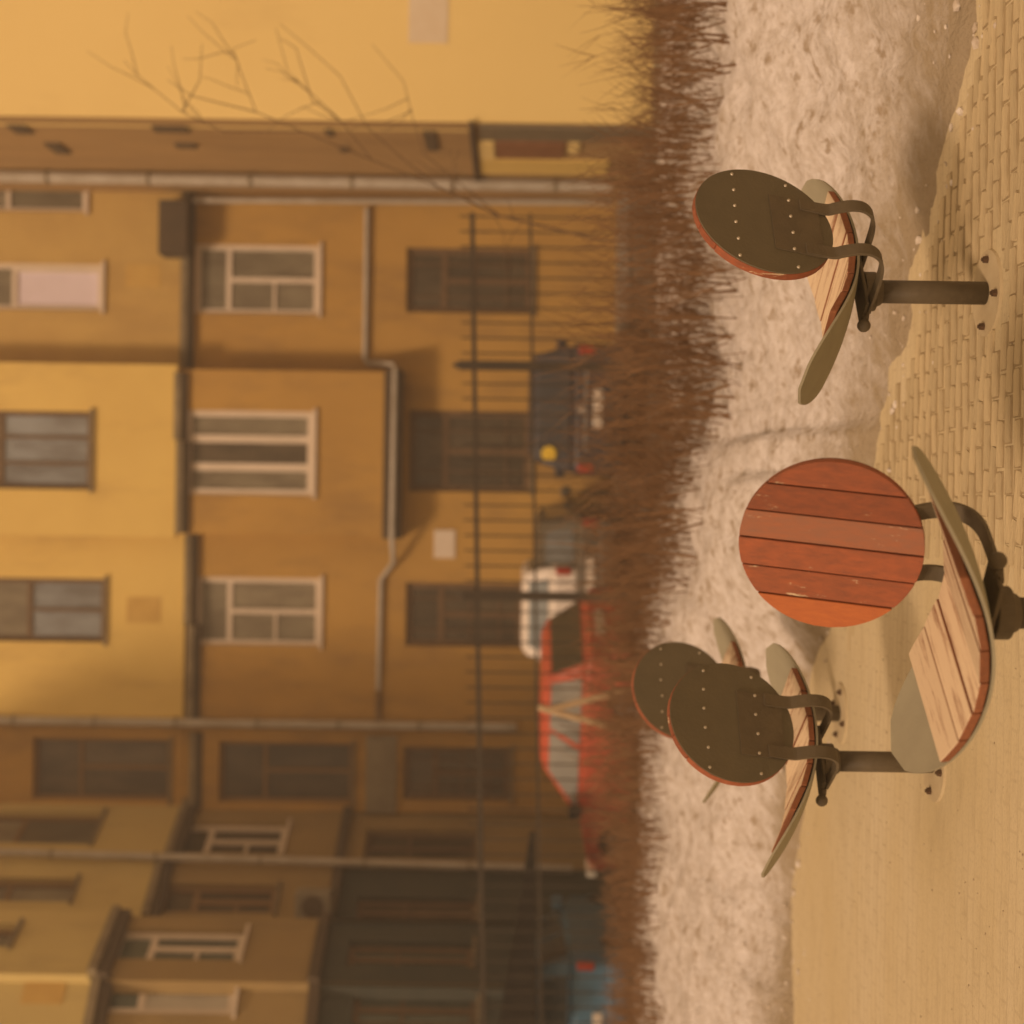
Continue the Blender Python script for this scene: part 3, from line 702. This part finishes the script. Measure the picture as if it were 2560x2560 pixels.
# windows of the main block
p, bs = std_panes(glass_g, glass_g, .27, .5)
for nm in ('X1', 'X3'): window(SM, H[nm], main, frame_w, p, bars=bs, fw=.085, depth=.1)
window(bay, HB['X2'], main, frame_w, [(0, .333, 0, 1, glass_g), (.333, .667, 0, 1, glass_d), (.667, 1, 0, 1, glass_g)], bars=[(.333, .333, 0, 1, .13), (.667, .667, 0, 1, .13)], fw=.10, depth=.08)
p, bs = std_panes(glass_b, glass_b, .45, .5)
window(SM, H['W4'], main, frame_b, [(0, 1, 0, .55, glass_g), (0, .5, .55, 1, glass_b), (.5, 1, .55, 1, glass_b)], bars=[(0, 1, .55, .55), (.5, .5, .55, 1, .05)], fw=.08, out=.08)
window(bay, HB['W3'], main, frame_b, [(0, 1, 0, .43, glass_g), (0, .333, .43, 1, glass_b), (.333, .667, .43, 1, glass_b), (.667, 1, .43, 1, glass_b)], bars=[(0, 1, .43, .43), (.333, .333, .43, 1, .05), (.667, .667, .43, 1, .05)], fw=.08, out=.09)
window(SM, H['W2'], main, frame_w, [(0, 1, 0, .47, glass_g), (0, .86, .47, 1, blind_m), (.86, 1, .47, 1, glass_d)], bars=[(0, 1, .47, .47), (.86, .86, .47, 1, .05)], fw=.08, out=.08, depth=.1)
window(SM, H['W1'], main, frame_w, [(0, 1, 0, .48, glass_g), (0, 1, .48, 1, glass_g)], bars=[(0, 1, .48, .48)], fw=.07, out=.08, depth=.1)
p, bs = std_panes(glass_d, glass_d, .34, .52, False)
for nm, o_ in (('X4', 0.0), ('W5', 0.02)): window(SM, H[nm], main, frame_o, p, bars=bs, fw=.06, out=o_, depth=.17)
for nm in ('G1', 'G2', 'G3', 'G4'):
    p, bs = std_panes(glass_d, glass_d, .3, .5, False)
    w_ = window(SM, H[nm], main, frame_b, p, bars=bs + [(0, 1, .55, .55, .03), (.25, .25, 0, 1, .025), (.75, .75, 0, 1, .025), (0, 1, .8, .8, .03)], fw=.1, depth=.12)
k0, k1, z0, z1 = H['G1']
b = MB(); sbox(b, SM, k0 + .16, k0 + .38, -.145, -.125, z0 + .18, z0 + .5); b.build('notice', mat('pale_notice', (0.5, 0.44, 0.33), 0.8), main)
# pipes
zz = lambda ix, iy=1280, y=D0: P(ix, iy, y).z
gp = [SM.w(kx(520), .07, zz(908)), SM.w(kx(895), .07, zz(908)), SM.w(kx(906), .09, zz(915)), SM.w(kx(912), .4, zz(985)), SM.w(kx(925), .62, zz(990)), SM.w(kx(1340), .62, zz(988)), SM.w(kx(1400), .2, zz(988)), SM.w(kx(1445), .07, zz(955)), SM.w(kx(1720), .07, zz(953))]
b = MB(); b.tube(gp, .045, 10); b.build('gas_pipe', pipe_m, main, auto=True)
b = MB(); b.tube([SM.w(kx(1724), .07, zz(953)), SM.w(kx(1800), .07, zz(953))], .05, 10); b.build('gas_pipe', mat('rusty_pipe', (0.2, 0.13, 0.06), .8, (.3, .2, .1), 8), main, auto=True)
downpipe(main, [P(-300, 1797, D0 - .16), P(1290, 1818, D0 - .16)], .075, 1.35)
b = MB(); sbox(b, SM, kx(2027), kx(1835), .005, .07, zz(1000), zz(925)); b.build('string_course', mat('grey_course', (.3, .27, .2), .9, (.2, .17, .12), 3), main)
# thin brown plates on the wall below two upper windows
blotch = mat('brown_wall_patch', (0.56, 0.37, 0.11), .9, (0.64, 0.45, 0.14), 4, .9)
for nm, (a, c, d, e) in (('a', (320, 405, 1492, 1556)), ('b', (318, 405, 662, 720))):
    r_ = SM.rect(a, c, d, e); b = MB(); sbox(b, SM, r_[0], r_[1], .082, .088, r_[2], r_[3]); b.build('wall_patch', blotch, main)
b = MB(); b.box(xr(2027), xr(470), D0 + .28, D0 + 9, BZ0, BTOP - .2); b.build('building_core', plaster_lo, main)
b = MB(); b.box(xr(2027) - .3, xr(470) + .3, D0 - .8, D0 + 9.3, BTOP + .01, BTOP + .25); b.build('roof', mat('roof_tin', (.2, .14, .1), .6, (.28, .2, .15), 2), main)
r_ = SM.rect(1085, 1138, 1325, 1395)
b = MB(); sbox(b, SM, r_[0], r_[1], .004, .03, r_[2], r_[3]); tag(b.build('wall_notice', mat('white_board', (.78, .7, .6), .7, (.7, .62, .52), 4), bevel=.005), 'small blank white board fixed to the ochre wall below the bay', 'board')

# --- right-hand building: blind yellow flank, dirty return wall
right = empty('yellow_building', (8, 20, STREET)); right['_w'] = 1; tag(right, 'blind pale yellow building wall at the right edge of the view', 'building')
XR0 = ray(700, 299)[0] * 20.0
front = Seg((XR0, 20.0), (XR0 + 9, 20.0))
b = MB(); b.box(XR0, XR0 + 9, 20.0, 20.5, BZ0, 13.0); b.build('flank_wall', plaster_pale, right)
r_ = front.rect(-100, 1118, 0, 0)
a_ = front.rect(1022, 1120, -40, 108); b = MB(); sbox(b, front, a_[0], a_[1], .003, .012, a_[2], a_[3]); b.build('pale_patch', mat('pale_lilac', (.74, .66, .52), .9, (.7, .6, .45), 4), right)  # small pale rectangle on the flank wall
XR1 = xr(480)
ret = Seg((xr(488), D0 - .02), (XR0 - .003, 20.01))
zt = P(1186, 330, 21).z
wall(ret, 0, ret.L, zt, 13.0, [], plaster_side, right, 'return_wall')
wall(ret, 0, ret.L, BZ0, zt - .004, [], plaster_side, right, 'return_wall_base', out=.03)
def rpatch(nm, ix0, ix1, iy0, iy1, m, d=.05, o=.0):
    r = ret.rect(ix0, ix1, iy0, iy1); b = MB(); sbox(b, ret, r[0], r[1], o, o + d, r[2], r[3]); return b.build(nm, m, right)
rpatch('ledge', 1180, 1190, 302, 440, soffit_m, .12)
rpatch('sign_panel', 1240, 1410, 347, 384, mat('red_brown_sign', (.22, .10, .05), .7, (.3, .15, .08), 5), .05, .03)
rpatch('fascia', 1200, 1640, 308, 340, mat('grey_fascia', (.16, .14, .10), .8, (.22, .18, .12), 3), .05, .03)
rpatch('light_panel', 1196, 1236, 345, 388, plaster_pale, .04, .03)
rpatch('light_panel', 1420, 1448, 345, 372, plaster_pale, .04, .03)
rpatch('pale_band', 1200, 1520, 392, 426, plaster_up, .04, .03)
dm = mat('damp_dark', (.09, .07, .045), .9, (.14, .1, .06), 9)
for q in ((30, 72, 311, 330), (126, 162, 356, 380), (385, 470, 314, 326), (440, 490, 357, 366), (1062, 1092, 326, 372), (850, 870, 366, 376), (815, 832, 322, 336)): rpatch('wall_bracket', *q, dm, .035)
downpipe(right, [P(-300, 436, 23.25), P(1530, 466, 23.25)], .093, 1.58)
downpipe(main, [P(484, 500, D0 - .25), P(1530, 506, D0 - .25)], .05, 0)
b = MB(); b.box(XR0 + .3, XR0 + 8.9, 20.6, 33, BZ0, 12.8); b.build('building_core', plaster_pale, right)
b = MB(); b.box(XR0 - .2, XR0 + 9.2, 19.8, 33.2, 13.01, 13.2); b.build('roof', MATS['roof_tin'], right)

# --- left wing: saw-tooth wall coming towards us
wing = empty('apartment_building', (-6, 22, STREET)); wing['_w'] = 1; tag(wing, 'saw-toothed apartment wing in shade coming towards us at the left', 'building')
Dd = D0
def plan(iy, y): return (ray(470, iy)[0] * y, y)
WS = [Seg(plan(2165, 23.62), plan(2016, 25.10)), Seg(plan(2304, 22.1), plan(2160, 23.05)), Seg(plan(2453, 19.35), plan(2292, 20.55)), Seg(plan(2640, 18.85), plan(2450, 19.5))]
UP = {0: [(-150, 245, 2036, 2118)], 1: [(-150, 186, 2202, 2262)], 2: [(-200, 37, 2318, 2378)], 3: []}
LO = {0: [(440, 712, 2056, 2132), (912, 1190, 2066, 2140)], 1: [(400, 690, 2210, 2282), (890, 1190, 2238, 2296)], 2: [(282, 606, 2322, 2398), (868, 1180, 2346, 2408)], 3: [(252, 586, 2460, 2534), (880, 1190, 2470, 2560)]}
LEDG = {0: 440, 1: 385, 2: 262, 3: 238}
for i, s in enumerate(WS):
    zl = s.hit(LEDG[i], (2095, 2230, 2370, 2500)[i])[1]; zm = s.hit((850, 830, 790, 775)[i], (2095, 2230, 2370, 2500)[i])[1]
    up = [s.rect(*r) for r in UP[i]]; lo = [s.rect(*r) for r in LO[i][:1]]; gr = [s.rect(*r) for r in LO[i][1:]]
    gm = glass_t if i >= 2 else glass_d
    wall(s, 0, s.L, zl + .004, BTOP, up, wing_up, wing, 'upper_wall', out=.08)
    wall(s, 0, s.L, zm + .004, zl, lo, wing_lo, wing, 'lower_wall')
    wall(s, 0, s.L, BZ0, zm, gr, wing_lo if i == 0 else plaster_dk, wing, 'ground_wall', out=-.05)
    b = MB(); sbox(b, s, 0, s.L, -.02, .18, zl - .06, zl + .05); b.build('ledge', ledge_m, wing)
    b = MB(); sbox(b, s, 0, s.L, -.02, .12, zl - .2, zl - .063); b.build('ledge_shade', soffit_m, wing)  # the shadow under the wing ledge, as a dark strip
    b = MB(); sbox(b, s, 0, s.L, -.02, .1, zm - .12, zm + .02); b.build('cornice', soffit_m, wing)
    for h in up: window(s, h, wing, frame_o, [(0, 1, 0, .5, glass_g), (0, 1, .5, 1, glass_g)], bars=[(0, 1, .5, .5)], fw=.07, out=.08, depth=.16)
    for h in lo:
        if i == 3: window(s, h, wing, frame_w, [(0, 1, 0, .3, glass_t), (0, 1, .3, 1, mat('white_blind', (.6, .58, .5), .7, (.5, .48, .42), 3))], bars=[(0, 1, .3, .3, .1)], fw=.09, depth=.1)
        else: window(s, h, wing, frame_w if i != 1 else frame_o, [(0, 1, 0, .3, gm), (0, .5, .3, .66, gm), (0, .5, .66, 1, gm), (.5, 1, .3, 1, gm)], bars=[(0, 1, .3, .3), (.5, .5, .3, 1), (0, .5, .66, .66, .05)], fw=.09, depth=.12)
    for h in gr: window(s, h, wing, frame_b, [(0, .5, 0, 1, gm), (.5, 1, 0, 1, gm)], bars=[(.5, .5, 0, 1), (0, 1, .4, .4, .04)], fw=.08, out=-.05, depth=.14)
# short faces that close the teeth, and the body behind
for (p, q) in ((WS[0].a, WS[1].b), (WS[1].a, WS[2].b), (WS[2].a, WS[3].b)):
    b = MB(); b.face((p.x, p.y, BZ0), (q.x, q.y, BZ0), (q.x, q.y, BTOP), (p.x, p.y, BTOP)); b.build('tooth_face', wing_lo, wing)
b = MB(); b.prism([(-16, 18.6), (WS[3].a.x - .3, 19.2), (WS[3].b.x - .3, 19.9), (WS[2].a.x - .35, 20), (WS[1].a.x - .35, 22.6), (WS[0].a.x - .35, 24.2), (WS[0].b.x - .3, 25.3), (-16, 34)], lambda a, c: (a, c, BZ0), lambda a, c: (a, c, BTOP - .1)); b.build('building_core', wing_lo, wing)
b = MB(); b.prism([(-16.3, 18.2), (WS[3].a.x + .2, 18.6), (WS[2].b.x + .3, 20.3), (WS[0].b.x + .2, 24.7), (WS[0].b.x, 34), (-16.3, 34)], lambda a, c: (a, c, BTOP + .02), lambda a, c: (a, c, BTOP + .2)); b.build('roof', MATS['roof_tin'], wing)
downpipe(wing, [P(-300, 2122, 22.9), P(1430, 2172, 22.9)], .062, 1.6)
r_ = WS[3].rect(62, 166, 2450, 2516); b = MB(); sbox(b, WS[3], r_[0], r_[1], .082, .09, r_[2], r_[3]); b.build('wall_patch', blotch, wing)
# air conditioner on the wing
ac = empty('air_conditioner', P(785, 2260, 21.9)); tag(ac, 'grey air conditioner unit hung on the shaded wing wall', 'air conditioner')
m = MB(); m.box(-.2, .2, -.16, .16, -.26, .26); m.build('casing', mat('ac_white', (.3, .28, .22), .6, (.24, .22, .17), 4), ac, bevel=.02)
m = MB(); m.cyl((0, -.165, 0), (0, -.175, 0), .16, None, 20); m.build('fan_grille', soffit_m, ac)
m = MB(); m.box(-.18, -.14, -.1, .25, -.3, -.264); m.box(.14, .18, -.1, .25, -.3, -.264); m.build('bracket', iron, ac)

# dark lean-to canopy by the wing
def wpt(ix, iy, y): p = P(ix, iy, y); return p
cn = MB()
ya, yb = 18.3, 15.4
cn.prism([(0, 0), (1, 0), (1, 1), (0, 1)], lambda a, b: P(1330, 2078 + a * 560, 18.35 - a * .9 + b * .9) - Vector((0, 0, .04 + .02 * a)), lambda a, b: P(1326 - 92 * a, 2078 + a * 560, 18.35 - a * .9 + b * .9))
tag(cn.build('canopy', mat('dark_tarpaulin', (.012, .012, .012), .9, (.02, .019, .016), 3)), 'dark sloping canopy above the blue van at the left edge', 'canopy')

# ------------------------------------------------------------------ vehicles
tyre_m = mat('tyre', (.02, .02, .02), .9); rim_m = mat('rim', (.3, .3, .3), .4, metal=.6); bump_m = mat('dark_trim', (.03, .03, .032), .6)
red_l = mat('tail_lamp', (.36, .035, .02), .3); plate_m = mat('number_plate', (.75, .7, .62), .5); cglass = mat('car_glass', (.09, .10, .105), .12, (.16, .18, .19), 1.5, spec=.5)
cglass_l = mat('car_glass_sky', (.26, .27, .27), .15, (.36, .36, .33), 1.5, spec=.5)
def paint(name, c): return mat(name, c, .35, tuple(min(1, q * 1.15) for q in c), 1.2, .6, spec=.5)
def car(name, label, loc, deg, L, W, Hh, body_m, belt=.9, hood=.0, rear_slope=.15, front_slope=.55, gm=None, boot=0.0, emblem=False, rear_win=(.12, .88), rgm=None):
    """length along local Y, rear at -Y; loft of a lower body and a tapered cabin"""
    gm = gm or cglass
    t = empty(name, loc, R(deg)); tag(t, label, 'car' if name != 'van' else 'van', 'vehicles parked along the street')
    hw = W / 2; tw = hw * .80
    def loft(rings, nm, m, bev=.05):
        b = MB()
        for a, c in zip(rings, rings[1:]):
            for k in range(len(a)): k2 = (k + 1) % len(a); b.face(a[k], a[k2], c[k2], c[k])
        b.face(*rings[0]); b.face(*rings[-1])
        me = b.mesh(nm, m); bm = bmesh.new(); bm.from_mesh(me); bmesh.ops.remove_doubles(bm, verts=bm.verts, dist=1e-4); bmesh.ops.recalc_face_normals(bm, faces=bm.faces); bm.to_mesh(me); bm.free()
        return link(nm, me, t, bevel=bev, segs=3, auto=True)
    yr, yf = -L / 2, L / 2
    def ring(y, w0, w1, z0, z1): return [(-w0, y, z0), (w0, y, z0), (w1 + .01, y, (z0 + z1) / 2), (w1, y, z1), (-w1, y, z1), (-w1 - .01, y, (z0 + z1) / 2)]
    hoodz = belt - .08
    loft([ring(yr, hw * .88, hw * .90, .42, belt - .04), ring(yr + .15, hw * .97, hw * .98, .24, belt), ring(yr + L * .3, hw, hw, .22, belt), ring(yf - L * .30, hw, hw * .99, .22, belt), ring(yf - .25, hw * .96, hw * .92, .24, hoodz - .06), ring(yf, hw * .82, hw * .78, .4, hoodz - .26)], 'body', body_m, .06)
    y1 = yr + .10 + boot; y2 = y1 + rear_slope; y4 = yf - L * .27; y3 = y4 - front_slope
    cab = [[(-hw * .96, y1, belt - .02), (hw * .96, y1, belt - .02), (hw * .96, y4, belt - .02), (-hw * .96, y4, belt - .02)], [(-tw, y2, Hh - .05), (tw, y2, Hh - .05), (tw, y3, Hh - .04), (-tw, y3, Hh - .04)], [(-tw * .85, y2 + .12, Hh), (tw * .85, y2 + .12, Hh), (tw * .85, y3 - .12, Hh), (-tw * .85, y3 - .12, Hh)]]
    loft(cab, 'cabin', body_m, .05)
    def quad_on(a, b_, c, d, u0, u1, v0, v1, nm, m, n_off=.008, par=t):
        a, b_, c, d = map(Vector, (a, b_, c, d))
        f = lambda u, v: (a * (1 - u) + b_ * u) * (1 - v) + (d * (1 - u) + c * u) * v
        q = [f(u0, v0), f(u1, v0), f(u1, v1), f(u0, v1)]; nn = (q[1] - q[0]).cross(q[3] - q[0]).normalized() * n_off
        mb = MB(); mb.prism([(0, 0), (1, 0), (2, 0), (3, 0)], lambda k, _: q[k] - nn * .5, lambda k, _: q[k] + nn); return mb.build(nm, m, par, bevel=.004)
    B, T = cab[0], cab[1]
    quad_on(B[0], B[1], T[1], T[0], rear_win[0], rear_win[1], .1, .86, 'rear_window', rgm or gm)
    quad_on(B[2], B[3], T[3], T[2], .07, .93, .08, .92, 'windscreen', gm)
    for (p0, p1, p2, p3) in ((B[1], B[2], T[2], T[1]), (B[3], B[0], T[0], T[3])):
        quad_on(p0, p1, p2, p3, .07, .46, .1, .86, 'side_window', gm); quad_on(p0, p1, p2, p3, .50, .93, .1, .86, 'side_window', gm)
    for s in (-1, 1):
        b = MB(); b.box(s * hw * .88 - .055, s * hw * .88 + .055, yr - .025, yr + .1, belt - .3, belt - .08); b.build('tail_light', red_l, t, bevel=.02)
        b = MB(); b.box(s * hw * .72 - .14, s * hw * .72 + .14, yf - .10, yf + .012, .6, .74); b.build('headlight', mat('headlight', (.7, .68, .6), .2), t, bevel=.02)
        b = MB(); b.box(s * hw + (s > 0) * -.02 - (s < 0) * .16, s * hw + (s > 0) * .16 + (s < 0) * .02, y4 - .35, y4 - .22, belt - .02, belt + .14); b.build('wing_mirror', body_m if name != 'hatchback_car' else bump_m, t, bevel=.03)
    b = MB(); b.box(-.26, .26, yr - .022, yr - .004, .62, .74); b.build('number_plate', plate_m, t)
    b = MB(); b.box(-hw * .93, hw * .93, yr - .07, yr + .2, .34, .56); b.build('bumper', bump_m if emblem else body_m, t, bevel=.03)
    b = MB(); b.box(-hw * .88, hw * .88, yf - .2, yf + .05, .30, .5); b.build('bumper', bump_m, t, bevel=.03)
    if emblem:
        b = MB(); b.cyl((0, yr - .03, belt - .12), (0, yr - .004, belt - .12), .05, None, 16); b.build('emblem', mat('chrome', (.75, .7, .65), .2, metal=.8), t)
        b = MB(); b.box(-.55, .55, yr - .012, yr + .04, belt - .2, belt - .16); b.build('trim_strip', mat('grey_trim', (.25, .25, .25), .4), t)
    for sx in (-1, 1):
        for yy in (yr + L * .19, yf - L * .19):
            b = MB(); b.cyl((sx * (hw - .2), yy, .31), (sx * (hw + .004), yy, .31), .31, None, 24); w_ = b.build('wheel', tyre_m, t, bevel=.02)
            b = MB(); b.cyl((sx * (hw - .02), yy, .31), (sx * (hw + .014), yy, .31), .19, None, 20); b.build('rim', rim_m, w_)
    return t
def at(iy, y): return (ray(1400, iy)[0] * y, y, STREET)
v = car('suv', 'dark blue off-road car seen from behind with a pale number plate', at(1022, 22.0), -4, 4.3, 1.78, 1.58, paint('dark_blue_paint', (.03, .034, .05)), belt=1.02, rear_slope=.12, boot=0.0, emblem=True, gm=mat('tinted_glass', (.035, .04, .05), .2, (.06, .065, .07), 2, spec=.4))
b = MB(); b.cyl((-.60, -2.06, 1.32), (-.60, -2.035, 1.32), .10, None, 18); o = b.build('window_sticker', mat('yellow_sticker', (.75, .55, .06), .5), v)
car('hatchback_car', 'white hatchback parked between the dark grey car and the red car', at(1503, 23.0), -5, 3.1, 1.5, 1.64, paint('white_paint', (.78, .74, .70)), belt=1.24, rear_slope=.12, gm=mat('blue_grey_glass', (.2, .25, .28), .2, (.3, .34, .36), 2, spec=.4))
car('saloon_car', 'dark grey car behind the white hatchback, only its right side showing', at(1388, 23.3), -6, 4.3, 1.72, 1.42, paint('grey_paint', (.10, .09, .07)), belt=.88, rear_slope=.45, boot=.2)
car('hatchback_car', 'small bright red hatchback in front of the building, nose to the left', at(1840, 19.6), 60, 3.6, 1.6, 1.40, paint('red_paint', (.52, .10, .055)), belt=.88, rear_slope=.3, front_slope=.8, gm=cglass_l, rgm=mat('dark_rear_glass', (.09, .08, .05), .3), rear_win=(.04, .96))
car('van', 'blue van with a red tail lamp at the left edge', at(2468, 20.4), 4, 4.6, 1.85, 1.50, paint('blue_paint', (.06, .19, .33)), belt=1.02, rear_slope=.1, gm=mat('navy_glass', (.03, .06, .085), .25, (.05, .085, .11), 2))

# ------------------------------------------------------------------ bare shrub at the right
twig = mat('thin_branch', (.13, .085, .05), .85)
shrub = empty('bare_tree', P(1700, 620, 11.5)); tag(shrub, 'slender bare tree with thin arching branches before the yellow wall', 'tree')
TY = 11.5
def branch(pts, r0, r1, nm='branch'):
    w = [P(ix, iy, TY + d) - shrub.location for ix, iy, d in pts]
    n = len(w); b = MB(); b.tube(w, [r0 + (r1 - r0) * k / (n - 1) for k in range(n)], 6); return b.build(nm, twig, shrub)
branch([(1740, 615, 0), (1500, 600, .1), (1250, 540, .1), (1100, 470, .05)], .012, .007, 'trunk')
for pts in ([(1100, 470, .05), (1010, 400, 0), (920, 320, 0), (850, 190, .1), (760, 110, .1), (700, 60, .2)], [(1250, 540, .1), (1060, 385, .3), (1030, 290, .3), (1010, 205, .4), (930, 110, .4)],
            [(1100, 470, .05), (930, 400, -.2), (850, 300, -.2), (720, 180, -.3), (690, 70, -.3)], [(930, 400, -.2), (760, 330, -.3), (640, 280, -.3), (600, 175, -.4), (582, 122, -.4), (640, 100, -.5)],
            [(760, 330, -.3), (560, 330, -.2), (455, 280, -.1), (340, 185, 0), (310, 150, 0)], [(850, 300, -.2), (780, 250, -.3), (740, 120, -.3), (700, 95, -.4)], [(455, 280, -.1), (500, 200, -.2), (505, 110, -.2)], [(640, 280, -.3), (480, 240, -.4), (420, 200, -.4)]):
    branch(pts, .0048, .002)


rnd = random.Random(3)
for pts in ([(1250, 540, .1), (1060, 385, .3), (1010, 205, .4)], [(930, 400, -.2), (850, 300, -.2), (720, 180, -.3)], [(760, 330, -.3), (640, 280, -.3), (582, 122, -.4)], [(560, 330, -.2), (455, 280, -.1), (340, 185, 0)], [(1400, 590, .1), (1250, 540, .1), (1100, 470, .05)]):
    for _ in range(5):
        a, c = rnd.choice(list(zip(pts, pts[1:]))); t_ = rnd.random()
        ix, iy, d = (a[k] + (c[k] - a[k]) * t_ for k in range(3)); L_ = rnd.uniform(60, 190); dx, dy = rnd.uniform(-1, .1), rnd.uniform(-1, .5); n_ = math.hypot(dx, dy); ch = [(ix, iy, d)]
        for k in range(3): ix += dx / n_ * L_ / 3 + rnd.uniform(-14, 14); iy += dy / n_ * L_ / 3 + rnd.uniform(-14, 14); d += rnd.uniform(-.08, .08); ch.append((ix, iy, d))
        branch(ch, .0035, .0015)

# ------------------------------------------------------------------ the hazy winter air
hz = MB(); hz.box(-40, 40, -30, 45, STREET - 1.3, 15.5)
hm = bpy.data.materials.new('haze'); hm.use_nodes = True; ht = hm.node_tree; ht.nodes.clear()
ho = ht.nodes.new('ShaderNodeOutputMaterial'); pv = ht.nodes.new('ShaderNodeVolumePrincipled')
pv.inputs['Density'].default_value = 0.0075; pv.inputs['Color'].default_value = (.93, .88, .80, 1); pv.inputs['Anisotropy'].default_value = 0.2
ht.links.new(pv.outputs[0], ho.inputs['Volume'])
tag(hz.build('haze', hm), kind='stuff')

for o in (main, right, wing): del o['_w']
